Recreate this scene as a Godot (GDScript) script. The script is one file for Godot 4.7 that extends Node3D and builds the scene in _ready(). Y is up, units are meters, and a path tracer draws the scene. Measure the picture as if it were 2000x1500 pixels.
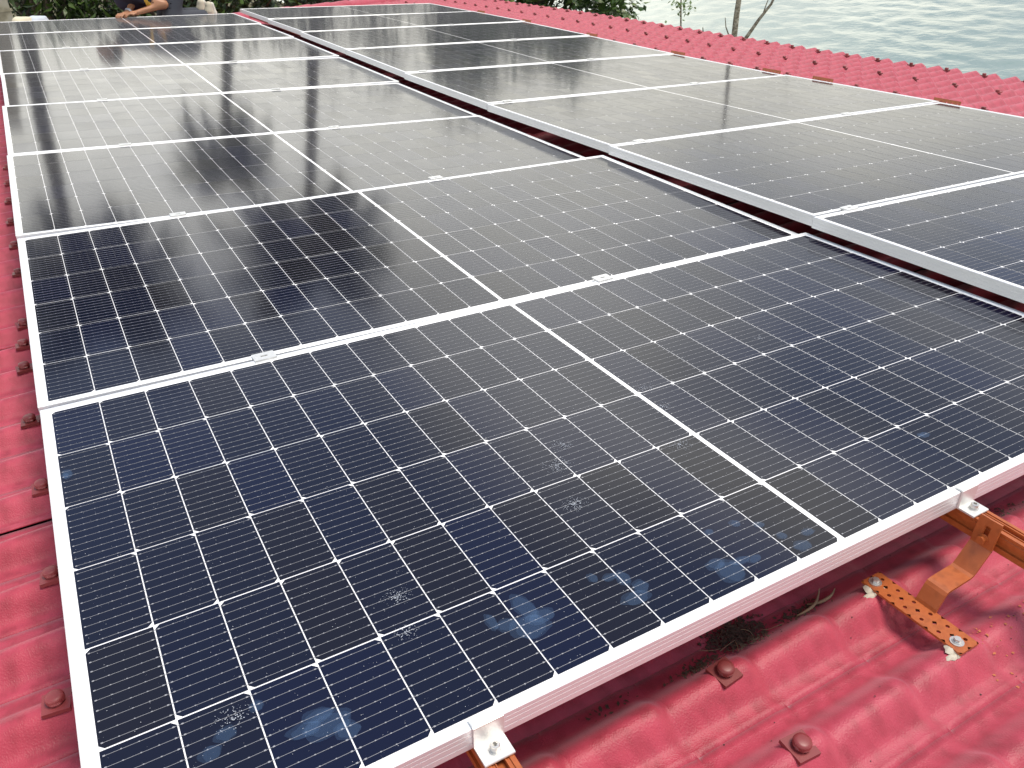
extends Node3D
# Solar panels on a red tiled roof beside the water.
# Roof coordinates: u to the right (downhill), v away from the camera, h square to the roof; rp(u, v, h) turns them into a point of the tilted roof frame.

const PL := 2.278          # panel length
const PW := 1.149          # panel width
const FH := 0.037          # frame height
const PU := 0.09284        # pitch of the half cells along u
const PV := 0.18537        # pitch of the cell rows along v
const LEFT := [[-0.0061, 0.004, -0.0002, 0.0003, -0.0001], [-0.0087, 1.1641, 0.0025, -0.0066, 0.0231], [-0.0109, 2.3281, 0.0355, -0.0263, 0.0117], [-0.0066, 3.4922, 0.0491, -0.0286, 0.0156], [0.0062, 4.6562, 0.0613, -0.0233, 0.0185], [0.0004, 5.8203, 0.0766, -0.0164, 0.0179], [-0.004, 6.9843, 0.0924, -0.0111, 0.0107], [0.0135, 8.1484, 0.1023, -0.0088, 0.0071]]
const RIGHT := [[2.2707, -0.0177, 0.0613, -0.013, -0.0014], [2.2873, 1.1464, 0.0577, -0.0112, -0.0019], [2.3071, 2.3104, 0.0521, -0.0092, -0.0046], [2.3109, 3.4745, 0.0504, -0.0131, 0.0086], [2.3207, 4.6385, 0.0631, -0.0138, 0.0193], [2.3238, 5.8026, 0.0856, -0.0117, 0.0181], [2.3485, 6.9666, 0.1061, -0.0107, 0.0101], [2.3594, 8.1307, 0.1218, -0.0141, 0.0092]]
const ORD := ["first", "second", "third", "fourth", "fifth", "sixth", "seventh", "eighth"]

var RT := Transform3D(Basis(Vector3(0, 0, 1), -deg_to_rad(5.0)), Vector3.ZERO)
var rng := RandomNumberGenerator.new()
var M := {}
var used := {}
var cam_at := Vector3.ZERO

# ---------------------------------------------------------------- helpers
func lin(r: float, g: float, b: float, a := 1.0) -> Color:
	var c := Color(r, g, b).linear_to_srgb()
	c.a = a
	return c

func rp(u: float, v: float, h: float) -> Vector3:
	return Vector3(u, h, -v)

func numbered(called: String) -> String:
	var n: int = used.get(called, 0)
	used[called] = n + 1
	return called if n == 0 else "%s_%03d" % [called, n]

func new_st(smooth := false) -> SurfaceTool:
	var st := SurfaceTool.new()
	st.begin(Mesh.PRIMITIVE_TRIANGLES)
	st.set_smooth_group(0 if smooth else -1)
	return st

func done(st: SurfaceTool) -> ArrayMesh:
	st.generate_normals()
	return st.commit()

func tri(st: SurfaceTool, a: Vector3, b: Vector3, c: Vector3) -> void:
	st.add_vertex(a); st.add_vertex(b); st.add_vertex(c)

func quad(st: SurfaceTool, a: Vector3, b: Vector3, c: Vector3, d: Vector3, out: Vector3) -> void:
	if (b - a).cross(c - a).dot(out) > 0.0:
		tri(st, a, d, c); tri(st, a, c, b)
	else:
		tri(st, a, b, c); tri(st, a, c, d)

func box(st: SurfaceTool, x: Transform3D, lo: Vector3, hi: Vector3) -> void:
	var p := []
	for i in 8:
		p.append(x * Vector3(hi.x if i & 1 else lo.x, hi.y if i & 2 else lo.y, hi.z if i & 4 else lo.z))
	var b := x.basis
	quad(st, p[0], p[1], p[3], p[2], -b.z); quad(st, p[4], p[5], p[7], p[6], b.z)
	quad(st, p[0], p[2], p[6], p[4], -b.x); quad(st, p[1], p[3], p[7], p[5], b.x)
	quad(st, p[0], p[1], p[5], p[4], -b.y); quad(st, p[2], p[3], p[7], p[6], b.y)

# a closed outline in the plane x, y swept along z from z0 to z1
func prism(st: SurfaceTool, x: Transform3D, poly: PackedVector2Array, z0: float, z1: float) -> void:
	var n := poly.size()
	var ccw := not Geometry2D.is_polygon_clockwise(poly)
	for i in n:
		var a := poly[i]
		var b := poly[(i + 1) % n]
		var e := b - a
		var o := Vector3(e.y, -e.x, 0) * (1.0 if ccw else -1.0)
		quad(st, x * Vector3(a.x, a.y, z0), x * Vector3(b.x, b.y, z0), x * Vector3(b.x, b.y, z1), x * Vector3(a.x, a.y, z1), x.basis * o)
	var t := Geometry2D.triangulate_polygon(poly)
	for k in range(0, t.size(), 3):
		for z in [z0, z1]:
			var p: Vector3 = x * Vector3(poly[t[k]].x, poly[t[k]].y, z)
			var q: Vector3 = x * Vector3(poly[t[k + 1]].x, poly[t[k + 1]].y, z)
			var r: Vector3 = x * Vector3(poly[t[k + 2]].x, poly[t[k + 2]].y, z)
			if (q - p).cross(r - p).dot(x.basis.z * (1.0 if z == z1 else -1.0)) > 0.0:
				tri(st, p, r, q)
			else:
				tri(st, p, q, r)

func ring_poly(n: int, r: float) -> PackedVector2Array:
	var out := PackedVector2Array()
	for i in n:
		out.append(Vector2(cos(TAU * i / n), sin(TAU * i / n)) * r)
	return out

# rings of points joined into a tube; closed at both ends
func tube(st: SurfaceTool, pts: Array, radii: Array, sides := 8) -> void:
	var rings := []
	var side := Vector3.RIGHT
	for i in pts.size():
		var d: Vector3 = (pts[mini(i + 1, pts.size() - 1)] - pts[maxi(i - 1, 0)]).normalized()
		side = (side - d * side.dot(d))
		if side.length() < 0.05:
			side = d.cross(Vector3(0.3, 0.9, 0.4))
		side = side.normalized()
		var up := d.cross(side)
		var ring := []
		for k in sides:
			var a := TAU * k / sides
			ring.append(pts[i] + (side * cos(a) + up * sin(a)) * radii[i])
		rings.append(ring)
	for i in rings.size() - 1:
		for k in sides:
			var m: int = (k + 1) % sides
			var c: Vector3 = (pts[i] + pts[i + 1]) * 0.5
			quad(st, rings[i][k], rings[i][m], rings[i + 1][m], rings[i + 1][k], rings[i][k] - c)
	for e in [0, rings.size() - 1]:
		for k in sides:
			tri(st, pts[e], rings[e][k], rings[e][(k + 1) % sides])

func obj(called: String, mesh: Mesh, mat: Material, parent: Node, at := Transform3D.IDENTITY) -> MeshInstance3D:
	var o := MeshInstance3D.new()
	o.name = called
	o.mesh = mesh
	o.material_override = mat
	o.transform = at
	parent.add_child(o, true)
	return o

func tag(o: Node, label: String, category: String, group := "") -> void:
	o.set_meta("label", label)
	if category:
		o.set_meta("category", category)
	if group:
		o.set_meta("group", group)

# at: a transform in roof coordinates
func thing(called: String, label: String, category: String, at: Transform3D, group := "", on_roof := true) -> Node3D:
	var o := Node3D.new()
	o.name = numbered(called)
	add_child(o)
	o.transform = RT * at if on_roof else at
	tag(o, label, category, group)
	return o

func single(called: String, mesh: Mesh, mat: Material, label: String, category: String, at: Transform3D, group := "", on_roof := true) -> MeshInstance3D:
	var o := obj(numbered(called), mesh, mat, self, RT * at if on_roof else at)
	tag(o, label, category, group)
	return o

func stuff(o: Node) -> void:
	o.set_meta("kind", "stuff")

func structure(o: Node) -> void:
	o.set_meta("kind", "structure")

func mat(color: Color, rough: float, metal := 0.0, spec := 0.5) -> StandardMaterial3D:
	var m := StandardMaterial3D.new()
	m.albedo_color = color
	m.roughness = rough
	m.metallic = metal
	m.metallic_specular = spec
	return m

func noise_tex(kind: int, freq: float, octaves: int, size: int, ramp: Array, sd: int, as_normal := false, bump := 4.0) -> NoiseTexture2D:
	var n := FastNoiseLite.new()
	n.noise_type = kind
	n.frequency = freq
	n.seed = sd
	n.fractal_type = FastNoiseLite.FRACTAL_FBM
	n.fractal_octaves = octaves
	var t := NoiseTexture2D.new()
	t.width = size; t.height = size
	t.seamless = true
	t.noise = n
	if as_normal:
		t.as_normal_map = true
		t.bump_strength = bump
	elif ramp.size():
		var g := Gradient.new()
		var off := PackedFloat32Array()
		var col := PackedColorArray()
		for r in ramp:
			off.append(r[0]); col.append(r[1])
		g.offsets = off; g.colors = col
		t.color_ramp = g
	return t

func world_tri(m: StandardMaterial3D, scale: float) -> void:
	m.uv1_triplanar = true
	m.uv1_world_triplanar = true
	m.uv1_scale = Vector3.ONE * scale

func ss(x: float) -> float:
	x = clampf(x, 0.0, 1.0)
	return x * x * (3.0 - 2.0 * x)

# height of the tile crests over the plane of the first panel
func zc(u: float, v: float) -> float:
	return -0.165 + 0.085 * ss((u - 2.5) / 2.0) + 0.03 * ss((v - 1.5) / 4.0) * (1.0 - ss((u - 2.5) / 2.0)) + 0.05 * ss((v - 4.0) / 5.0) + 0.06 * ss((v - 5.5) / 3.5) * (1.0 - ss((u - 2.5) / 2.0))

func panel_h(side: Array, p: int, u: float, v: float) -> float:
	var q = side[p]
	return q[2] + q[3] * (u - q[0]) + q[4] * (v - q[1])

func aim(x: Vector3, y: Vector3) -> Basis:   # axes from an x direction and an approximate up
	var z := x.cross(y).normalized()
	return Basis(x.normalized(), z.cross(x).normalized(), z)

# ---------------------------------------------------------------- start
func _ready() -> void:
	rng.seed = 20240611
	light_and_camera()
	materials()
	ground_and_water()
	house()
	panels()
	rails_and_hooks()
	clamps()
	person()
	trees()
	small_things()

func light_and_camera() -> void:
	var cam := Camera3D.new()
	cam.name = "camera"
	cam.fov = 51.02
	cam.near = 0.05
	cam.far = 3000.0
	add_child(cam)
	cam_at = RT * Vector3(0.1423, 0.8832, 0.6067)
	var b := Basis(Vector3(0.86827, -0.00291, 0.49608), Vector3(0.24634, 0.87052, -0.42605), Vector3(-0.43061, 0.49213, 0.75656)).orthonormalized()
	cam.transform = Transform3D(RT.basis * b, cam_at)
	cam.current = true

	var env := Environment.new()
	env.background_mode = Environment.BG_SKY
	env.tonemap_mode = Environment.TONE_MAPPER_LINEAR
	env.tonemap_exposure = 1.5
	env.sdfgi_enabled = true
	env.ssao_enabled = true
	env.ssil_enabled = true
	var sky := Sky.new()
	var pan := PanoramaSkyMaterial.new()
	pan.panorama = ImageTexture.create_from_image(cloud_sky())
	pan.energy_multiplier = 1.0
	sky.sky_material = pan
	env.sky = sky
	env.background_energy_multiplier = 1.0
	var we := WorldEnvironment.new()
	we.name = "world_environment"
	we.environment = env
	add_child(we)

	var sun := DirectionalLight3D.new()
	sun.name = "sun"
	sun.light_color = Color(1.0, 0.96, 0.9)
	sun.light_energy = 0.9
	sun.light_angular_distance = 24.0
	sun.shadow_enabled = true
	add_child(sun)
	sun.look_at_from_position(Vector3(9, 22, 4), Vector3.ZERO)

# thin high cloud: bright and creamy low down, letting the blue through overhead, with soft thicker and thinner patches
func cloud_sky() -> Image:
	var w := 1024
	var h := 512
	var im := Image.create(w, h, false, Image.FORMAT_RGBF)
	var n := FastNoiseLite.new()
	n.noise_type = FastNoiseLite.TYPE_SIMPLEX_SMOOTH
	n.seed = 390
	n.frequency = 0.9
	n.fractal_octaves = 4
	var n2 := FastNoiseLite.new()
	n2.seed = 9
	n2.frequency = 0.9
	n2.fractal_octaves = 3
	var blue := Vector3(0.22, 0.30, 0.47)
	for y in h:
		var el := PI * (0.5 - (y + 0.5) / h)
		var ce := cos(el)
		var se := absf(sin(el))
		for x in w:
			var az := TAU * (x + 0.5) / w
			var d := Vector3(ce * sin(az), se * 2.0, -ce * cos(az))
			var c := clampf(n.get_noise_3dv(d) * 0.68 + 0.5, 0.0, 1.0)
			var warm := n2.get_noise_3dv(d) * 0.5 + 0.5
			var l := 0.78 + 0.66 * ss(c)
			var cloud := Vector3(l * lerpf(0.99, 1.05, warm), l, l * lerpf(0.97, 0.82, warm))
			var k := ss((se - 0.14 + 0.7 * (0.5 - c)) / 0.42) * 0.95
			var o := cloud.lerp(blue, k)
			im.set_pixel(x, y, Color(o.x, o.y, o.z))
	return im

func materials() -> void:
	M.frame = mat(lin(0.86, 0.87, 0.88), 0.5, 0.6)
	M.clamp = mat(lin(0.76, 0.76, 0.74), 0.42, 0.6)
	M.clamp.normal_enabled = true
	M.clamp.normal_texture = noise_tex(FastNoiseLite.TYPE_SIMPLEX, 0.05, 4, 256, [], 3, true, 1.2)
	M.clamp.normal_scale = 0.25
	world_tri(M.clamp, 9.0)
	M.steel = mat(lin(0.66, 0.65, 0.62), 0.36, 0.9)
	M.dark = mat(lin(0.012, 0.012, 0.013), 0.6)
	M.sheet = mat(lin(0.88, 0.88, 0.88), 0.10, 0.0, 0.45)
	M.ribbon = mat(lin(0.37, 0.37, 0.38), 0.35, 0.3)
	M.cells = []
	for c in [[0.0032, 0.0044, 0.0165], [0.0040, 0.0045, 0.0140], [0.0052, 0.0048, 0.0110], [0.0030, 0.0044, 0.0200], [0.0038, 0.0046, 0.0150]]:
		var m := mat(lin(c[0], c[1], c[2]), 0.10, 0.0, 0.45)
		M.cells.append(m)
	M.orange = mat(lin(0.40, 0.105, 0.028), 0.38)
	M.orange.albedo_texture = noise_tex(FastNoiseLite.TYPE_SIMPLEX, 0.02, 5, 256, [[0.0, Color(0.86, 0.84, 0.82)], [0.5, Color(1, 1, 1)], [1.0, Color(0.94, 0.9, 0.86)]], 31)
	world_tri(M.orange, 6.0)
	var grain := noise_tex(FastNoiseLite.TYPE_CELLULAR, 0.13, 2, 1024, [], 21, true, 4.0)
	M.tile = mat(lin(0.42, 0.041, 0.074), 0.50, 0.0, 0.46)
	M.tile.rim_enabled = true
	M.tile.rim = 0.9
	M.tile.rim_tint = 0.3
	M.tile.albedo_texture = noise_tex(FastNoiseLite.TYPE_SIMPLEX, 0.006, 6, 1024, [[0.0, Color(0.78, 0.70, 0.70)], [0.36, Color(0.90, 0.87, 0.87)], [0.52, Color(0.95, 0.94, 0.94)], [0.68, Color(0.98, 1.0, 1.0)], [1.0, Color(1.0, 1.0, 0.98)]], 7)
	M.tile.normal_enabled = true
	M.tile.normal_texture = grain
	M.tile.normal_scale = 0.42
	world_tri(M.tile, 2.6)
	M.tiles = [M.tile]
	for c in [[0.435, 0.046, 0.080], [0.405, 0.037, 0.067]]:
		var m: StandardMaterial3D = M.tile.duplicate()
		m.albedo_color = lin(c[0], c[1], c[2])
		M.tiles.append(m)
	M.cap = mat(lin(0.20, 0.030, 0.032), 0.42)
	M.caps = [M.cap, mat(lin(0.26, 0.045, 0.048), 0.5), mat(lin(0.16, 0.024, 0.024), 0.45)]
	M.sealant = mat(lin(0.50, 0.45, 0.36), 0.7)
	M.cable = mat(lin(0.010, 0.010, 0.011), 0.45)
	M.skin = mat(lin(0.36, 0.17, 0.09), 0.5)
	M.skin.subsurf_scatter_enabled = true
	M.skin.subsurf_scatter_strength = 0.08
	M.bark = mat(lin(0.22, 0.19, 0.15), 0.9)
	M.bark.albedo_texture = noise_tex(FastNoiseLite.TYPE_SIMPLEX, 0.03, 5, 256, [[0.0, Color(0.45, 0.43, 0.40)], [0.5, Color(0.85, 0.83, 0.8)], [1.0, Color(1, 1, 1)]], 41)
	M.bark.normal_enabled = true
	M.bark.normal_texture = noise_tex(FastNoiseLite.TYPE_SIMPLEX, 0.04, 4, 256, [], 42, true, 6.0)
	world_tri(M.bark, 1.6)
	M.palm_bark = M.bark.duplicate()
	M.palm_bark.albedo_color = lin(0.12, 0.10, 0.08)
	M.pale_bark = M.bark.duplicate()
	M.pale_bark.albedo_color = lin(0.46, 0.44, 0.37)
	M.leaf = mat(Color.WHITE, 0.42)
	M.leaf.vertex_color_use_as_albedo = true
	M.leaf.backlight_enabled = true
	M.leaf.backlight = Color(0.35, 0.4, 0.2)
	M.frond = mat(lin(0.050, 0.075, 0.022), 0.45)
	M.frond.backlight_enabled = true
	M.frond.backlight = Color(0.2, 0.25, 0.1)

# ---------------------------------------------------------------- ground and water
func ground_and_water() -> void:
	# land under the house and the trees, falling to the sea bed past the shore; one sheet out to the horizon
	var st := new_st(true)
	var xs := [-1500.0, -400.0, -100.0, -40.0, -15.0, -5.0, 0.0, 4.0, 8.0, 11.0, 13.0, 15.0, 17.0, 20.0, 30.0, 100.0, 400.0, 1500.0]
	var zs := [-1500.0, -400.0, -120.0, -70.0, -45.0, -32.0, -25.0, -20.0, -16.0, -12.0, -8.0, -4.0, 0.0, 5.0, 12.0, 30.0, 100.0, 400.0, 1500.0]
	var gy := func(x: float, z: float) -> float:
		return -4.1 - 3.0 * ss((x - 13.5 + 1.5 * sin(z * 0.21)) / 6.0) + 0.12 * sin(x * 1.3) * sin(z * 0.9)
	for i in xs.size() - 1:
		for k in zs.size() - 1:
			quad(st, Vector3(xs[i], gy.call(xs[i], zs[k]), zs[k]), Vector3(xs[i + 1], gy.call(xs[i + 1], zs[k]), zs[k]), Vector3(xs[i + 1], gy.call(xs[i + 1], zs[k + 1]), zs[k + 1]), Vector3(xs[i], gy.call(xs[i], zs[k + 1]), zs[k + 1]), Vector3.UP)
	var gm := mat(lin(0.16, 0.14, 0.09), 0.95)
	gm.albedo_texture = noise_tex(FastNoiseLite.TYPE_SIMPLEX, 0.02, 5, 512, [[0.0, Color(0.5, 0.6, 0.4)], [0.5, Color(0.8, 0.8, 0.7)], [1.0, Color(1, 0.97, 0.9)]], 51)
	world_tri(gm, 0.35)
	var g := obj("ground", done(st), gm, self)
	tag(g, "sandy ground round the house running down to the shore", "ground")
	structure(g)

	# the sea: near water as real waves, far water as a flat sheet round it
	var n := FastNoiseLite.new()
	n.seed = 77
	n.frequency = 1.0
	n.fractal_octaves = 4
	n.fractal_gain = 0.55
	var level := -4.75
	var wave := func(x: float, z: float) -> float:
		var k := ss((x - 12.0) / 3.0) * (1.0 - ss((x - 60.0) / 25.0)) * (1.0 - ss((-z - 55.0) / 20.0)) * ss((-z + 6.0) / 6.0)
		var p := Vector2(x, z).rotated(0.5)
		return level + k * (0.055 * n.get_noise_2d(p.x * 0.5, p.y * 1.25) + 0.03 * n.get_noise_2d(p.x * 1.9 + 40.0, p.y * 3.4))
	st = new_st(true)
	var nx := 250
	var nz := 230
	var x0 := 11.0
	var z0 := 6.0
	var sx := 0.30
	var sz := 0.35
	for i in nx:
		for k in nz:
			var x := x0 + i * sx
			var z := z0 - k * sz
			quad(st, Vector3(x, wave.call(x, z), z), Vector3(x + sx, wave.call(x + sx, z), z), Vector3(x + sx, wave.call(x + sx, z - sz), z - sz), Vector3(x, wave.call(x, z - sz), z - sz), Vector3.UP)
	var xe := x0 + nx * sx
	var ze := z0 - nz * sz
	for r in [[x0, xe, z0, 2000.0], [x0, xe, -2000.0, ze], [xe, 2000.0, -2000.0, 2000.0]]:
		quad(st, Vector3(r[0], level, r[2]), Vector3(r[1], level, r[2]), Vector3(r[1], level, r[3]), Vector3(r[0], level, r[3]), Vector3.UP)
	var wm := mat(lin(0.13, 0.20, 0.178), 0.10)
	wm.normal_enabled = true
	wm.normal_texture = noise_tex(FastNoiseLite.TYPE_SIMPLEX_SMOOTH, 0.018, 4, 512, [], 61, true, 6.0)
	wm.normal_scale = 0.13
	world_tri(wm, 0.22)
	var w := obj("water", done(st), wm, self)
	tag(w, "pale green rippled water beyond the roof edge", "water")
	structure(w)

# ---------------------------------------------------------------- the house: roof of tile sheets
const TP := 0.1585           # barrel pitch
const TC := 0.186          # course length
const TV0 := 0.010         # v of a crest
const TU0 := 0.955         # u of a course edge
const EAVE := 6.535

func barrel(w: float) -> float:
	var t := clampf(absf(w) / 0.054, 0.0, 1.0)
	return 0.040 * pow(0.5 + 0.5 * cos(PI * t), 0.85)

# one tile: a barrel and half the pan on either side, from its upper edge (x 0) to its raised lower lip (x TC). lap: the side edge of a sheet, lifted
func tile_shape(st: SurfaceTool, at: Transform3D, fine: bool, lap: bool) -> void:
	var ws := [-0.07925, -0.066, -0.052, -0.045, -0.038, -0.030, -0.022, -0.012, 0.0, 0.012, 0.022, 0.030, 0.038, 0.045, 0.052, 0.066, 0.07925] if fine else [-0.07925, -0.05, -0.038, -0.02, 0.0, 0.02, 0.038, 0.05, 0.07925]
	var xs := [0.0, 0.012, 0.05, 0.10, 0.145, 0.158, 0.164, 0.170, 0.176, 0.181, 0.186] if fine else [0.0, 0.09, 0.158, 0.168, 0.178, 0.186]
	var rows := []
	for x in xs:
		var row := []
		var t: float = x / TC
		var drop := ss((x - 0.157) / 0.026)
		for w in ws:
			var b := barrel(w)
			var h: float = -0.040 + b * lerpf(0.76, 1.04, pow(t, 0.6)) + 0.004 * t
			h -= drop * (0.0040 + b * 0.28)
			if lap and w < -0.045:
				h += 0.008 * ss((-w - 0.045) / 0.03)
			row.append(at * Vector3(x, h, -w))
		if true:
			row.push_front(row[0] + at.basis.y * (-0.003 if lap else -0.008))
			row.append(row[-1] + at.basis.y * -0.008)
		rows.append(row)
	for i in rows.size() - 1:
		for k in rows[i].size() - 1:
			quad(st, rows[i][k], rows[i][k + 1], rows[i + 1][k + 1], rows[i + 1][k], at.basis.y + at.basis.z * (0.4 if k == 0 else (-0.4 if k == rows[i].size() - 2 else 0.0)))

func hip_v(u: float) -> float:
	return 10.15 if u < 2.0 else 9.80 + 0.66 * (u - 2.1)

func house() -> void:
	var H := thing("house", "house with a red roof of barrel-shaped plastic tiles carrying the solar panels", "house", Transform3D.IDENTITY)
	# the deck the tiles lie on, and the wall below
	var st := new_st(true)
	var us := [-1.3, 0.0, 1.3, 2.6, 3.9, 5.2, 6.50]
	for i in us.size() - 1:
		var prev := -1.7
		for k in 14:
			var f0 := k / 14.0
			var f1 := (k + 1) / 14.0
			var p := []
			for q in [[us[i], f0], [us[i + 1], f0], [us[i + 1], f1], [us[i], f1]]:
				var v: float = lerpf(prev, hip_v(q[0]), q[1])
				p.append(rp(q[0], v, zc(q[0], v) - 0.06))
			quad(st, p[0], p[1], p[2], p[3], Vector3.UP)
	obj("roof_deck", done(st), M.dark, H)
	st = new_st()
	var tw := Transform3D(Basis(Vector3(0, 0, 1), deg_to_rad(5.0)), Vector3.ZERO)
	box(st, tw, Vector3(-1.0, -4.2, -9.6), Vector3(5.9, -0.85, 1.4))
	obj("wall", done(st), mat(lin(0.55, 0.5, 0.42), 0.9), H)
	# tiles
	var spots := []
	var c0 := int(floor((-1.1 - TU0) / TC))
	var c1 := int(round((EAVE - TU0) / TC))
	for c in range(c0, c1):
		for b in range(-10, 82):
			var u := TU0 + c * TC
			var v := TV0 + b * TP
			if v > hip_v(u + TC * 0.5) - 0.02:
				continue
			var um := u + TC * 0.5
			var slope_u := (zc(um + 0.1, v) - zc(um - 0.1, v)) / 0.2
			var slope_v := (zc(um, v + 0.1) - zc(um, v - 0.1)) / 0.2
			var hz := zc(um, v) - slope_u * TC * 0.5
			var base := Basis(Vector3(1, slope_u, 0).normalized(), Vector3.UP, Vector3(0, -slope_v, 1).normalized())
			base.y = base.z.cross(base.x).normalized()
			var xf := Transform3D(base, rp(u, v, hz))
			var w := RT * xf.origin
			var d := w.distance_to(cam_at)
			var bare := (v < 0.15 and u > -1.0 and u < 2.5) or u < 0.02 or u > 4.5
			var fwd: Vector3 = RT.basis * Vector3(0.43061, -0.49213, -0.75656)
			if (w - cam_at).normalized().dot(fwd) < 0.72:
				d += 30.0
			if not bare:
				d += 50.0
			spots.append([d, xf, posmod(b, 6) == 1 and b != 1, rng.randi() % 3])
	spots.sort_custom(func(a, b): return a[0] < b[0])
	var kinds := []
	for lap in [false, true]:
		var s2 := new_st(true)
		tile_shape(s2, Transform3D.IDENTITY, true, lap)
		kinds.append(done(s2))
	var rest := new_st(true)
	for i in spots.size():
		var s = spots[i]
		if i < 296:
			obj("roof_tile", kinds[1 if s[2] else 0], M.tiles[s[3]], H, s[1])
		else:
			tile_shape(rest, s[1], s[0] < 14.0, s[2])
	stuff(obj("roof_tiles", done(rest), M.tile, H))
	# hip caps along the far edge, and the roof face behind them
	var cap := new_st(true)
	for i in 9:
		var a0 := PI * i / 9.0
		var a1 := PI * (i + 1) / 9.0
		for j in 4:
			var x0 := 0.42 * j / 4.0
			var x1 := 0.42 * (j + 1) / 4.0
			var r0 := 0.098 + 0.012 * j / 4.0
			var r1 := 0.098 + 0.012 * (j + 1) / 4.0
			quad(cap, Vector3(x0, sin(a0) * r0, cos(a0) * r0), Vector3(x0, sin(a1) * r0, cos(a1) * r0), Vector3(x1, sin(a1) * r1, cos(a1) * r1), Vector3(x1, sin(a0) * r1, cos(a0) * r1), Vector3(0, sin(a0), cos(a0)))
	var cap_mesh := done(cap)
	var hu := 1.9
	while hu < 6.4:
		var a := rp(hu, hip_v(maxf(hu, 2.0)), zc(hu, 9.9) - 0.045)
		var hb := aim(Vector3(1, 0, -0.66), Vector3.UP)
		obj("hip_cap", cap_mesh, M.tiles[rng.randi() % 3], H, Transform3D(hb, a))
		hu += 0.40 / sqrt(1 + 0.66 * 0.66)
	st = new_st()
	quad(st, rp(1.9, hip_v(2.0), -0.09), rp(6.5, hip_v(6.5), -0.09), rp(6.5, 14.0, -1.2), rp(1.9, 14.0, -1.2), Vector3.UP)
	obj("roof_face", done(st), M.tile, H)
	st = new_st()
	box(st, Transform3D.IDENTITY, Vector3(6.40, -0.30, -12.7), Vector3(6.425, -0.135, 1.6))
	obj("fascia", done(st), mat(lin(0.3, 0.22, 0.16), 0.8), H)
	# screw caps
	var sc := new_st(true)
	var caps := []
	var cap_sq := new_st()
	prism(cap_sq, Transform3D(Basis(Vector3.RIGHT, Vector3(0, 0, -1), Vector3.UP), Vector3.ZERO), PackedVector2Array([Vector2(-0.020, -0.021), Vector2(0.020, -0.021), Vector2(0.022, 0.021), Vector2(-0.022, 0.021)]), -0.004, 0.003)
	prism(cap_sq, Transform3D(Basis(Vector3.RIGHT, Vector3(0, 0, -1), Vector3.UP), Vector3(0, 0, 0)), ring_poly(6, 0.013), 0.003, 0.009)
	var prof := [[0.0115, 0.006], [0.0140, 0.0075], [0.0142, 0.0135], [0.0130, 0.0165], [0.008, 0.0178], [0.0, 0.0182]]
	cap_sq.set_smooth_group(0)
	for i in prof.size() - 1:
		for k in 18:
			var a0 := TAU * k / 18
			var a1 := TAU * (k + 1) / 18
			var p: Array = prof[i]
			var q: Array = prof[i + 1]
			quad(cap_sq, Vector3(cos(a0) * p[0], p[1], sin(a0) * p[0]), Vector3(cos(a1) * p[0], p[1], sin(a1) * p[0]), Vector3(cos(a1) * q[0], q[1], sin(a1) * q[0]), Vector3(cos(a0) * q[0], q[1], sin(a0) * q[0]), Vector3(cos(a0), 0.6, sin(a0)))
	var cap_m := done(cap_sq)
	for b in range(-6, 1):
		caps.append([0.888, TV0 + b * TP])
	for b in [3, 5, 7, 9, 11, 12, 13, 16, 18, 20, 22, 24, 26]:
		caps.append([-0.050, TV0 + b * TP])
	for r in [[6.375, 0], [5.79, 1], [5.16, 1]]:
		for b in range(10, 76, 2):
			var v: float = TV0 + (b + r[1]) * TP
			if v < hip_v(r[0]) - 0.3:
				caps.append([r[0], v])
	for c in caps:
		var u: float = c[0] + rng.randf_range(-0.008, 0.008)
		var tilt := Basis(Vector3.UP, rng.randf_range(-0.15, 0.15)) * Basis(Vector3.RIGHT, rng.randf_range(-0.10, 0.10)) * Basis(Vector3.BACK, rng.randf_range(-0.08, 0.08))
		obj("screw_cap", cap_m, M.caps[rng.randi() % 3], H, Transform3D(tilt, rp(u, c[1], zc(u, c[1]) - 0.002)))

# ---------------------------------------------------------------- panels
func cell_poly(right: bool) -> Array:
	var w := 0.0909
	var l := 0.1831
	var c := 0.0068
	var p := [Vector2(c, 0), Vector2(w, 0), Vector2(w, l), Vector2(c, l), Vector2(0, l - c), Vector2(0, c)]
	if right:
		for i in p.size():
			p[i].x = w - p[i].x
	return p

func cell_into(st: SurfaceTool, right: bool, at: Vector3) -> void:
	var p := cell_poly(right)
	for i in range(1, 5):
		var a: Vector3 = at + Vector3(p[0].x, 0, -p[0].y)
		var b: Vector3 = at + Vector3(p[i].x, 0, -p[i].y)
		var c: Vector3 = at + Vector3(p[i + 1].x, 0, -p[i + 1].y)
		if (b - a).cross(c - a).y > 0.0:
			tri(st, a, c, b)
		else:
			tri(st, a, b, c)

func cell_at(c: int, r: int) -> Vector3:
	# r counts from the far side
	var mu := 0.0212
	var u := mu + c * PU if c < 12 else PL - mu - (24 - c) * PU + (PU - 0.0909)
	var v := PW * 0.5 + (2 - r) * PV + (PV - 0.1831) * 0.5
	return Vector3(u, -0.0020, -v)

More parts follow.
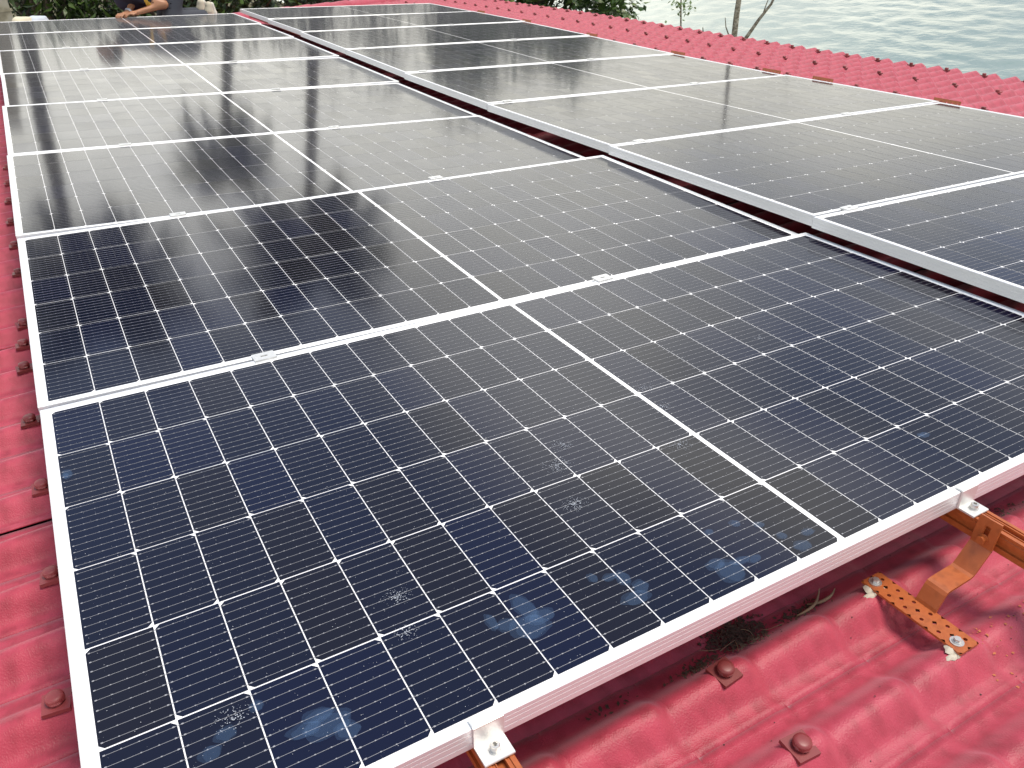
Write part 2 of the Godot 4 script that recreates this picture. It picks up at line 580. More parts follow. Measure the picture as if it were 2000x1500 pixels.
func frame_bar(a: Vector3, b: Vector3, inward: Vector3) -> ArrayMesh:
	var st := new_st()
	var d := (b - a).normalized()
	var pr := [[0.0, -FH], [0.0, -0.0272], [0.0016, -0.0270], [0.0016, -0.0262], [0.0, -0.0260], [0.0, -0.0168], [0.0014, -0.0166], [0.0014, -0.0159], [0.0, -0.0157], [0.0, -0.0087], [0.0014, -0.0085], [0.0014, -0.0078], [0.0, -0.0076], [0.0, -0.0010], [0.0010, 0.0], [0.0115, 0.0], [0.0120, -0.0005], [0.0120, -FH]]
	var ab := []
	for p in pr:
		ab.append([a + inward * p[0] + d * p[0] + Vector3.UP * p[1], b + inward * p[0] - d * p[0] + Vector3.UP * p[1]])
	for i in pr.size():
		var k: int = (i + 1) % pr.size()
		var e := Vector2(pr[k][0] - pr[i][0], pr[k][1] - pr[i][1])
		var out := -inward * e.y + Vector3.UP * e.x
		if i == pr.size() - 1:
			out = Vector3.DOWN
		elif e.y > 0.0:
			out = -inward + Vector3.UP * e.x * 100.0
		quad(st, ab[i][0], ab[k][0], ab[k][1], ab[i][1], out)
	return done(st)

func panels() -> void:
	var c := [Vector3.ZERO, Vector3(PL, 0, 0), Vector3(PL, 0, -PW), Vector3(0, 0, -PW)]
	var inw := [Vector3(0, 0, -1), Vector3(-1, 0, 0), Vector3(0, 0, 1), Vector3(1, 0, 0)]
	var bars := []
	for i in 4:
		bars.append(frame_bar(c[i], c[(i + 1) % 4], inw[i]))
	var st := new_st()
	box(st, Transform3D.IDENTITY, Vector3(0.0115, -0.0075, -PW + 0.0115), Vector3(PL - 0.0115, -0.0025, -0.0115))
	var sheet := done(st)
	var cell_mesh := []
	for right in [false, true]:
		var s2 := new_st()
		cell_into(s2, right, Vector3.ZERO)
		cell_mesh.append(done(s2))
	var all := new_st()
	for cc in 24:
		for r in 6:
			cell_into(all, r % 2 == 1, cell_at(cc, r))
	var all_cells := done(all)
	# the thin silver wires on the cells, with a solder pad here and there
	var wires := []
	for pads in [true, false]:
		var s3 := new_st()
		for half in 2:
			for r in 6:
				for k in 10:
					var z0 := cell_at(0, r).z - 0.1831 * (k + 0.5) / 10.0
					var ua := cell_at(half * 12, r).x + 0.003
					var ub := cell_at(half * 12 + 11, r).x + 0.0909 - 0.003
					box(s3, Transform3D.IDENTITY, Vector3(ua, -0.0021, z0 - 0.00023), Vector3(ub, -0.00165, z0 + 0.00023))
					if pads:
						for cc in 12:
							var x0 := cell_at(half * 12 + cc, r).x
							for f in [0.05, 0.27, 0.5, 0.73, 0.95]:
								var e: float = 0.0011 if f < 0.1 or f > 0.9 else 0.0008
								quad(s3, Vector3(x0 + f * 0.0909 - e * 1.3, -0.0015, z0 - e), Vector3(x0 + f * 0.0909 + e * 1.3, -0.0015, z0 - e), Vector3(x0 + f * 0.0909 + e * 1.3, -0.0015, z0 + e), Vector3(x0 + f * 0.0909 - e * 1.3, -0.0015, z0 + e), Vector3.UP)
		wires.append(done(s3))
	for side in 2:
		for p in 8:
			var q = (RIGHT if side else LEFT)[p]
			var xb := Basis(Vector3(1, q[3], 0).normalized(), Vector3.UP, Vector3(0, -q[4], 1).normalized())
			xb.y = xb.z.cross(xb.x).normalized()
			var label := "solar panel of the %s row, %s from the camera" % ["lower left" if side == 0 else "raised right-hand", ORD[p]]
			if p == 0:
				label = "nearest solar panel of the lower left row, smudged with handprints and chalky spots" if side == 0 else "nearest solar panel of the raised right-hand row, cut off by the picture's right edge"
			elif p == 7:
				label = "farthest solar panel of the lower left row, the worker's hand on its edge" if side == 0 else "farthest solar panel of the raised right-hand row, below the hip caps"
			var P := thing("solar_panel", label, "solar panel", Transform3D(xb, rp(q[0], q[1], q[2])), "solar panels on the roof")
			for b in bars:
				obj("frame_bar", b, M.frame, P)
			obj("backsheet", sheet, M.sheet, P)
			if p < 5:
				for r in 6:
					for cc in 24:
						obj("cell", cell_mesh[r % 2], M.cells[rng.randi() % M.cells.size()], P, Transform3D(Basis.from_euler(Vector3(rng.randf_range(-0.001, 0.001), 0, rng.randf_range(-0.0016, 0.0016))), cell_at(cc, r)))
			else:
				stuff(obj("cells", all_cells, M.cells[1], P))
			stuff(obj("busbar_wires", wires[0 if p < 2 else 1], M.ribbon, P))
			if side == 0 and p == 0:
				stains(P)

# dry marks on the glass of the nearest panel: chalky spatter, handprints, dust
func stains(P: Node3D) -> void:
	var dust := new_st()
	for i in 6500:
		speck(dust, Vector3(rng.randf_range(0.02, PL - 0.02), -0.0008, -rng.randf_range(0.02, PW - 0.02)), 0.0001 + 0.0006 * pow(rng.randf(), 3.0))
	stuff(obj("dust_specks", done(dust), mat(lin(0.45, 0.47, 0.5), 0.9), P))
	var chalk := mat(lin(0.34, 0.37, 0.42), 0.9)
	for s in [[0.444, 0.265, 0.026, 130], [0.428, 0.192, 0.020, 70], [0.803, 0.318, 0.028, 150], [0.84, 0.435, 0.034, 170], [0.887, 0.488, 0.03, 90], [0.176, 0.167, 0.028, 110], [1.087, 0.373, 0.03, 100], [1.148, 0.502, 0.03, 90], [1.167, 0.587, 0.03, 70], [1.568, 0.641, 0.02, 40], [1.589, 0.445, 0.02, 30]]:
		var st := new_st()
		for i in s[3]:
			var r: float = s[2] * pow(rng.randf(), 0.8)
			var a := rng.randf() * TAU
			speck(st, Vector3(s[0] + cos(a) * r, -0.0006, -s[1] + sin(a) * r * 0.8), rng.randf_range(0.0004, 0.0012) * (1.25 - r / s[2] * 0.7))
		stuff(obj("chalk_spatter", done(st), chalk, P))
	var film := mat(lin(0.15, 0.29, 0.54, 0.055), 0.55)
	film.transparency = BaseMaterial3D.TRANSPARENCY_ALPHA
	var prints := [[[0.588, 0.112, 0.030, 0.024], [0.560, 0.132, 0.018, 0.012], [0.600, 0.150, 0.016, 0.030], [0.543, 0.148, 0.009, 0.017], [0.612, 0.122, 0.022, 0.016]],
		[[0.757, 0.082, 0.026, 0.014], [0.778, 0.098, 0.014, 0.014], [0.765, 0.126, 0.012, 0.018], [0.724, 0.150, 0.009, 0.010], [0.748, 0.138, 0.014, 0.008]],
		[[0.922, 0.054, 0.026, 0.024], [0.912, 0.078, 0.018, 0.012], [0.952, 0.064, 0.020, 0.008], [0.975, 0.056, 0.014, 0.008]],
		[[1.010, 0.138, 0.009, 0.010], [1.043, 0.115, 0.010, 0.008], [0.956, 0.143, 0.009, 0.007], [1.055, 0.075, 0.009, 0.010], [1.066, 0.040, 0.018, 0.012], [1.10, 0.06, 0.014, 0.008]],
		[[0.279, 0.099, 0.034, 0.020], [0.298, 0.078, 0.018, 0.014], [0.250, 0.105, 0.022, 0.012], [0.272, 0.118, 0.020, 0.012], [0.207, 0.172, 0.010, 0.009], [0.162, 0.149, 0.014, 0.012], [0.140, 0.130, 0.014, 0.012]],
		[[1.53, 0.155, 0.014, 0.010], [1.525, 0.157, 0.007, 0.005], [0.032, 0.866, 0.010, 0.016], [0.029, 0.862, 0.006, 0.009]]]
	var lift := -0.0007
	for hp in prints:
		var st := new_st()
		for e in hp:
			lift += 0.00002
			blob(st, Vector3(e[0], lift, -e[1]), e[2], e[3])
			lift += 0.00002
			blob(st, Vector3(e[0] + 0.002, lift, -e[1] + 0.001), e[2] * 0.82, e[3] * 0.84)
		stuff(obj("handprint", done(st), film, P))

func speck(st: SurfaceTool, p: Vector3, r: float) -> void:
	var a := rng.randf() * TAU
	var pts := []
	for i in 4:
		pts.append(p + Vector3(cos(a + i * TAU / 4), 0, sin(a + i * TAU / 4)) * r * rng.randf_range(0.6, 1.3))
	quad(st, pts[0], pts[1], pts[2], pts[3], Vector3.UP)

func blob(st: SurfaceTool, p: Vector3, rx: float, ry: float) -> void:
	var n := 22
	var pts := []
	var f1 := rng.randf() * TAU
	var f2 := rng.randf() * TAU
	for i in n:
		var a := TAU * i / n
		var k := 1.0 + 0.10 * sin(2 * a + f1) + 0.07 * sin(5 * a + f2) + rng.randf_range(-0.03, 0.03)
		pts.append(p + Vector3(cos(a) * rx * k, 0, sin(a) * ry * k))
	for i in n:
		tri(st, p, pts[i], pts[(i + 1) % n])

# ---------------------------------------------------------------- rails and hooks
func rail_profile() -> PackedVector2Array:
	var o := PackedVector2Array()
	for p in [[-20, -41], [20, -41], [20, -30], [14, -30], [14, -17], [20, -17], [20, -8.5], [18.5, -7.5], [18.5, -5.5], [20, -4.5], [20, 0], [13, 0], [13, -2], [8, -2], [8, 0], [6.5, 0], [6.5, -9], [-6.5, -9], [-6.5, 0], [-8, 0], [-8, -2], [-13, -2], [-13, 0], [-20, 0], [-20, -4.5], [-18.5, -5.5], [-18.5, -7.5], [-20, -8.5], [-20, -17], [-14, -17], [-14, -30], [-20, -30]]:
		o.append(Vector2(p[0], p[1]) * 0.001)
	return o

func rails_and_hooks() -> void:
	var prof := rail_profile()
	var n := prof.size()
	var rails := [[LEFT, 0.452, "orange rail under the lower left panels, its end showing beside the left front clamp"], [LEFT, 1.445, "orange slotted rail jutting out below the right front clamp of the lower left panels"], [RIGHT, 2.455, "orange rail under the left side of the raised right-hand panels"], [RIGHT, 3.81, "orange rail under the right side of the raised right-hand panels"]]
	for r in rails:
		var st := new_st()
		var path := []
		var side: Array = r[0]
		path.append(rp(r[1], -0.42, panel_h(side, 0, r[1], -0.42) - FH - 0.001))
		for p in 8:
			var v0: float = side[p][1] + 0.06
			var v1: float = side[p][1] + PW - 0.06
			path.append(rp(r[1], v0, panel_h(side, p, r[1], v0) - FH - 0.001))
			path.append(rp(r[1], v1, panel_h(side, p, r[1], v1) - FH - 0.001))
		for i in path.size() - 1:
			for k in n:
				var a := prof[k]
				var b := prof[(k + 1) % n]
				var e := b - a
				quad(st, path[i] + Vector3(a.x, a.y, 0), path[i] + Vector3(b.x, b.y, 0), path[i + 1] + Vector3(b.x, b.y, 0), path[i + 1] + Vector3(a.x, a.y, 0), Vector3(e.y, -e.x, 0))
		var t := Geometry2D.triangulate_polygon(prof)
		for k in range(0, t.size(), 3):
			for e in [0, path.size() - 1]:
				var q := []
				for j in 3:
					q.append(path[e] + Vector3(prof[t[k + j]].x, prof[t[k + j]].y, 0))
				tri(st, q[0], q[1], q[2])
		single("mounting_rail", done(st), M.orange, r[2], "rail", Transform3D.IDENTITY, "orange rails under the panels")
	# the hook in front: foot plate on the tile crests, bent arm, slotted upright bolted to the rail
	var hz := zc(1.27, -0.06)
	var hook := make_hook()
	hook.transform = RT * Transform3D(Basis.IDENTITY, rp(1.268, -0.062, hz + 0.003))
	tag(hook, "orange roof hook with a perforated foot plate, screwed to the tiles in the right foreground", "roof hook")
	# plates of the hooks that stick up along the far right edge
	var pm := holed_plate(1, 5, 0.034, 0.033, 0.0045, 0.004)
	var k := 0
	for s in [[4, 7.97, 6], [4, 6.95, 5], [4, 5.80, 4], [4, 4.61, 3], [4, 3.62, 3], [4, 3.17, 2], [4, 2.27, 1]]:
		var p: int = s[2]
		var u: float = RIGHT[p][0] + PL + 0.014
		var h := panel_h(RIGHT, p, u, s[1])
		var b := Basis(Vector3(0, 1, 0), Vector3(1, 0, 0), Vector3(0, 0, -1)) * Basis(Vector3(0, 0, 1), 0.25)
		single("hook_plate", pm, M.orange, "perforated orange plate past the raised panels' right edge, %s from the far end" % ORD[k], "bracket", Transform3D(b, rp(u, s[1] - 0.085, h - 0.016)), "orange plates along the right edge")
		k += 1

# a plate in the plane x, z with rows of round holes; thickness along y
func holed_plate(nx: int, nz: int, cx: float, cz: float, r: float, th: float) -> ArrayMesh:
	var st := new_st()
	for i in nx:
		for k in nz:
			var c := Vector3((i + 0.5) * cx, 0, (k + 0.5) * cz)
			for j in 16:
				var a0 := TAU * j / 16
				var a1 := TAU * (j + 1) / 16
				var o0 := Vector3(cos(a0), 0, sin(a0))
				var o1 := Vector3(cos(a1), 0, sin(a1))
				var e0 := c + square(o0, cx * 0.5, cz * 0.5)
				var e1 := c + square(o1, cx * 0.5, cz * 0.5)
				var h0 := c + o0 * r
				var h1 := c + o1 * r
				var up := Vector3.UP * th
				quad(st, h0 + up, h1 + up, e1 + up, e0 + up, Vector3.UP)
				quad(st, h0, h1, e1, e0, Vector3.DOWN)
				quad(st, h0, h1, h1 + up, h0 + up, -o0)
	var w := nx * cx
	var l := nz * cz
	var p := [Vector3.ZERO, Vector3(w, 0, 0), Vector3(w, 0, l), Vector3(0, 0, l)]
	var n := [Vector3(0, 0, -1), Vector3(1, 0, 0), Vector3(0, 0, 1), Vector3(-1, 0, 0)]
	for i in 4:
		quad(st, p[i], p[(i + 1) % 4], p[(i + 1) % 4] + Vector3.UP * th, p[i] + Vector3.UP * th, n[i])
	return done(st)

func square(d: Vector3, hx: float, hz: float) -> Vector3:
	return d * minf(hx / maxf(absf(d.x), 1e-6), hz / maxf(absf(d.z), 1e-6))

# a strip of metal: centre line in (u, h), width along v
func strip(st: SurfaceTool, line: Array, v0: float, v1: float, th: float) -> void:
	var top := []
	var bot := []
	for i in line.size():
		var a: Vector2 = line[maxi(i - 1, 0)]
		var b: Vector2 = line[mini(i + 1, line.size() - 1)]
		var d := (b - a).normalized()
		var nn := Vector2(-d.y, d.x) * th * 0.5
		top.append(line[i] + nn)
		bot.append(line[i] - nn)
	bot.reverse()
	prism(st, Transform3D.IDENTITY, PackedVector2Array(top + bot), -v0, -v1)

func hex_bolt(st: SurfaceTool, x: Transform3D, washer: float, r: float, h: float) -> void:
	var up := Transform3D(x.basis * Basis(Vector3.RIGHT, Vector3(0, 0, -1), Vector3.UP), x.origin)
	prism(st, up, ring_poly(20, washer), 0.0, 0.0018)
	prism(st, up, ring_poly(16, washer * 0.72), 0.0018, 0.003)
	prism(st, up, ring_poly(6, r), 0.003, h)

func socket_bolt(st: SurfaceTool, x: Transform3D, r: float, h: float) -> void:
	var up := Transform3D(x.basis * Basis(Vector3.RIGHT, Vector3(0, 0, -1), Vector3.UP), x.origin)
	prism(st, up, ring_poly(24, r * 1.22), 0.0, 0.0022)
	var n := 24
	for i in n:
		var a0 := TAU * i / n
		var a1 := TAU * (i + 1) / n
		var d0 := Vector3(cos(a0), sin(a0), 0)
		var d1 := Vector3(cos(a1), sin(a1), 0)
		var hexr := func(a: float) -> float: return r * 0.52 * cos(PI / 6) / cos(fposmod(a, PI / 3) - PI / 6)
		var z := Vector3(0, 0, 1)
		var ring := [[d0 * r, d1 * r, 0.002, h - 0.0012], [d0 * r, d1 * r, h - 0.0012, h - 0.0012]]
		quad(st, up * (d0 * r + z * 0.002), up * (d1 * r + z * 0.002), up * (d1 * r + z * (h - 0.0012)), up * (d0 * r + z * (h - 0.0012)), up.basis * d0)
		quad(st, up * (d0 * r + z * (h - 0.0012)), up * (d1 * r + z * (h - 0.0012)), up * (d1 * r * 0.88 + z * h), up * (d0 * r * 0.88 + z * h), up.basis * (d0 + z))
		quad(st, up * (d0 * r * 0.88 + z * h), up * (d1 * r * 0.88 + z * h), up * (d1 * hexr.call(a1) + z * h), up * (d0 * hexr.call(a0) + z * h), up.basis * z)
		quad(st, up * (d0 * hexr.call(a0) + z * h), up * (d1 * hexr.call(a1) + z * h), up * (d1 * hexr.call(a1) + z * 0.004), up * (d0 * hexr.call(a0) + z * 0.004), up.basis * -d0)
		tri(st, up * (z * 0.004), up * (d0 * hexr.call(a0) + z * 0.004), up * (d1 * hexr.call(a1) + z * 0.004))

func make_hook() -> Node3D:
	var K := Node3D.new()
	K.name = numbered("roof_hook")
	add_child(K)
	# foot plate: along v, two rows of holes
	var foot := holed_plate(2, 6, 0.024, 0.033, 0.0036, 0.0045)
	obj("foot_plate", foot, M.orange, K, Transform3D(Basis.IDENTITY, Vector3(-0.024, 0.0, -0.099)))
	var st := new_st()
	# arm: up from the foot, along to the rail, up beside it
	var line := [Vector2(0.022, 0.002), Vector2(0.024, 0.010), Vector2(0.036, 0.036), Vector2(0.040, 0.041), Vector2(0.047, 0.043), Vector2(0.100, 0.047), Vector2(0.108, 0.050), Vector2(0.113, 0.056), Vector2(0.139, 0.092)]
	strip(st, line, -0.020, 0.020, 0.0048)
	obj("arm", done(st), M.orange, K)
	st = new_st()
	# slotted upright: four bars round the slot
	var ub := Transform3D(Basis(Vector3(0, 0, 1), -0.62 + 0.5), Vector3(0.139, 0.090, 0))
	box(st, ub, Vector3(-0.0024, 0.0, 0.0052), Vector3(0.0024, 0.058, 0.020))
	box(st, ub, Vector3(-0.0024, 0.0, -0.020), Vector3(0.0024, 0.058, -0.0052))
	box(st, ub, Vector3(-0.0023, 0.0, -0.0052), Vector3(0.0023, 0.012, 0.0052))
	box(st, ub, Vector3(-0.0023, 0.043, -0.0052), Vector3(0.0023, 0.0578, 0.0052))
	obj("slotted_upright", done(st), M.orange, K)
	st = new_st()
	var side := Transform3D(ub.basis * Basis(Vector3(0, 0, 1), PI / 2), ub * Vector3(-0.0024, 0.016, 0))
	hex_bolt(st, side, 0.0105, 0.0075, 0.010)
	obj("rail_bolt", done(st), M.orange, K)
	for v in [0.084, -0.079]:
		st = new_st()
		var at := Vector3(-0.006, 0.0045, -v)
		hex_bolt(st, Transform3D(Basis.IDENTITY, at), 0.0115, 0.0062, 0.0085)
		obj("foot_screw", done(st), M.steel, K)
		st = new_st(true)
		lump(st, at + Vector3(-0.006, -0.006, 0.002), 0.021, 0.016, 0.006)
		lump(st, at + Vector3(-0.022, -0.010, 0.012), 0.017, 0.007, 0.005)
		obj("sealant", done(st), M.sealant, K)
	return K

# an irregular low mound
func lump(st: SurfaceTool, c: Vector3, rx: float, rz: float, h: float) -> void:
	var rings := []
	for i in 5:
		var t := i / 4.0
		var ring := []
		for k in 20:
			var a := TAU * k / 20
			var w := 1.0 + 0.13 * sin(3 * a + c.x * 90) + 0.10 * sin(7 * a + c.z * 70)
			ring.append(c + Vector3(cos(a) * rx * w * (1 - t * 0.98), h * sqrt(maxf(0.0, 1 - (1 - t) * (1 - t))) + 0.0006 * sin(9 * a + i), sin(a) * rz * w * (1 - t * 0.98)))
		rings.append(ring)
	for i in 4:
		for k in 20:
			quad(st, rings[i][k], rings[i][(k + 1) % 20], rings[i + 1][(k + 1) % 20], rings[i + 1][k], Vector3.UP + (rings[i][k] - c))

# ---------------------------------------------------------------- clamps
func clamps() -> void:
	# end clamps on the front edge: tab on the frame, wall down its face, foot on the rail with a socket bolt
	var st := new_st()
	var line := PackedVector2Array()
	for p in [[-0.0005, -0.0352], [-0.0005, 0.0008], [0.0135, 0.0008], [0.0135, 0.0040], [-0.0010, 0.0040], [-0.0036, 0.0030], [-0.0040, 0.0004], [-0.0042, -0.0325], [-0.033, -0.0325], [-0.034, -0.0335], [-0.034, -0.0360], [-0.002, -0.0360]]:
		line.append(Vector2(p[0], p[1]))
	# profile x = inward (v), y = h; swept along u
	var x := Transform3D(Basis(Vector3(0, 0, -1), Vector3(0, 1, 0), Vector3(1, 0, 0)), Vector3.ZERO)
	prism(st, x, line, -0.022, 0.022)
	var body := done(st)
	st = new_st()
	socket_bolt(st, Transform3D(Basis.IDENTITY, Vector3(0, -0.0325, 0.019)), 0.0068, 0.011)
	var bolt := done(st)
	for e in [[0.452, "left"], [1.440, "right"]]:
		var E := thing("end_clamp", "bare aluminium end clamp with socket bolt, %s one on the nearest panel's front edge" % e[1], "clamp", Transform3D(Basis.IDENTITY, rp(e[0], LEFT[0][1], panel_h(LEFT, 0, e[0], 0.0))), "end clamps on the front edge")
		obj("clamp_body", body, M.clamp, E)
		obj("bolt", bolt, M.steel, E)
	# mid clamps bridging two frames
	st = new_st()
	var w := 0.0185
	for s in [-1.0, 1.0]:
		box(st, Transform3D.IDENTITY, Vector3(-0.026, 0.0006, minf(s * w, s * 0.0055)), Vector3(0.026, 0.0040, maxf(s * w, s * 0.0055)))
		box(st, Transform3D.IDENTITY, Vector3(-0.026, -0.012, minf(s * 0.0054, s * 0.0030)), Vector3(0.026, 0.0038, maxf(s * 0.0054, s * 0.0030)))
	box(st, Transform3D.IDENTITY, Vector3(-0.026, -0.012, -0.0031), Vector3(0.026, -0.009, 0.0031))
	for s in [-1.0, 1.0]:
		box(st, Transform3D.IDENTITY, Vector3(minf(s * 0.0255, s * 0.008), -0.003, -0.0056), Vector3(maxf(s * 0.0255, s * 0.008), 0.0037, 0.0056))
	var mid := done(st)
	st = new_st()
	socket_bolt(st, Transform3D(Basis.IDENTITY, Vector3(0, -0.008, 0)), 0.0042, 0.0085)
	var mb := done(st)
	var proto: Node3D = null
	for side in 2:
		var S: Array = RIGHT if side else LEFT
		var us: Array = [[0.468, 1.448], [2.447, 3.80]][side]
		for k in range(1, 8):
			for i in 2:
				var u: float = us[i] + (0.012 * (k % 3) - 0.01) + (0.014 if k > 3 and not side else 0.0)
				var v: float = (S[k - 1][1] + PW + S[k][1]) * 0.5
				var h := maxf(panel_h(S, k - 1, u, v), panel_h(S, k, u, v))
				var label := "mid clamp over the %s gap of the %s panels, on the %s rail" % [ORD[k - 1], "raised right-hand" if side else "lower left", "left" if i == 0 else "right"]
				var C: Node3D
				if proto == null:
					proto = thing("mid_clamp", label, "clamp", Transform3D.IDENTITY, "mid clamps between the panels")
					obj("clamp_plate", mid, M.clamp, proto)
					obj("bolt", mb, M.steel, proto)
					C = proto
				else:
					C = proto.duplicate()
					C.name = numbered("mid_clamp")
					add_child(C)
					C.set_meta("label", label)
				C.transform = RT * Transform3D(Basis(Vector3.UP, rng.randf_range(-0.03, 0.03)), rp(u, v, h))

# ---------------------------------------------------------------- the worker
# surface nets over joined tapered capsules: bones are [a, b, radius at a, radius at b]
func nets(st: SurfaceTool, bones: Array, cell: float, k: float) -> void:
	var lo := Vector3.ONE * 1e9
	var hi := -lo
	for b in bones:
		for e in 2:
			var r: float = b[2 + e] + cell * 2 + k
			lo = lo.min(b[e] - Vector3.ONE * r)
			hi = hi.max(b[e] + Vector3.ONE * r)
	var nx := int((hi.x - lo.x) / cell) + 2
	var ny := int((hi.y - lo.y) / cell) + 2
	var nz := int((hi.z - lo.z) / cell) + 2
	var f := PackedFloat32Array()
	f.resize(nx * ny * nz)
	f.fill(1.0)
	for b in bones:
		var r: float = maxf(b[2], b[3]) + k + cell * 2
		var bl: Vector3 = (b[0].min(b[1]) - Vector3.ONE * r - lo) / cell
		var bh: Vector3 = (b[0].max(b[1]) + Vector3.ONE * r - lo) / cell
		var ab: Vector3 = b[1] - b[0]
		var l2 := maxf(ab.length_squared(), 1e-9)
		for x in range(maxi(0, int(bl.x)), mini(nx, int(bh.x) + 1)):
			for y in range(maxi(0, int(bl.y)), mini(ny, int(bh.y) + 1)):
				for z in range(maxi(0, int(bl.z)), mini(nz, int(bh.z) + 1)):
					var p := lo + Vector3(x, y, z) * cell
					var t := clampf((p - b[0]).dot(ab) / l2, 0.0, 1.0)
					var d: float = p.distance_to(b[0] + ab * t) - lerpf(b[2], b[3], t)
					var i := (x * ny + y) * nz + z
					var o := f[i]
					var h := maxf(k - absf(o - d), 0.0) / k
					f[i] = minf(o, d) - h * h * k * 0.25
	var at := {}
	var c8 := [Vector3i(0, 0, 0), Vector3i(1, 0, 0), Vector3i(0, 1, 0), Vector3i(1, 1, 0), Vector3i(0, 0, 1), Vector3i(1, 0, 1), Vector3i(0, 1, 1), Vector3i(1, 1, 1)]
	var edges := [[0, 1], [2, 3], [4, 5], [6, 7], [0, 2], [1, 3], [4, 6], [5, 7], [0, 4], [1, 5], [2, 6], [3, 7]]
	for x in nx - 1:
		for y in ny - 1:
			for z in nz - 1:
				var base := (x * ny + y) * nz + z
				var v := [f[base], f[base + ny * nz], f[base + nz], f[base + ny * nz + nz], f[base + 1], f[base + ny * nz + 1], f[base + nz + 1], f[base + ny * nz + nz + 1]]
				var neg := 0
				for q in v:
					if q < 0.0:
						neg += 1
				if neg == 0 or neg == 8:
					continue
				var s := Vector3.ZERO
				var m := 0
				for e in edges:
					var a: float = v[e[0]]
					var b: float = v[e[1]]
					if (a < 0.0) != (b < 0.0):
						s += Vector3(c8[e[0]]).lerp(Vector3(c8[e[1]]), a / (a - b))
						m += 1
				at[base] = lo + (Vector3(x, y, z) + s / m) * cell
	var step := [ny * nz, nz, 1]
	for i in at:
		for ax in 3:
			var j: int = i + step[ax]
			if (f[i] < 0.0) == (f[j] < 0.0):
				continue
			var s1: int = step[(ax + 1) % 3]
			var s2: int = step[(ax + 2) % 3]
			if at.has(i - s1) and at.has(i - s2) and at.has(i - s1 - s2):
				var o := Vector3.ZERO
				o[ax] = 1.0 if f[i] < 0.0 else -1.0
				quad(st, at[i], at[i - s1], at[i - s1 - s2], at[i - s2], o)

func body(called: String, bones: Array, cell: float, k: float, m: Material, parent: Node) -> MeshInstance3D:
	var st := new_st(true)
	nets(st, bones, cell, k)
	return obj(called, done(st), m, parent)

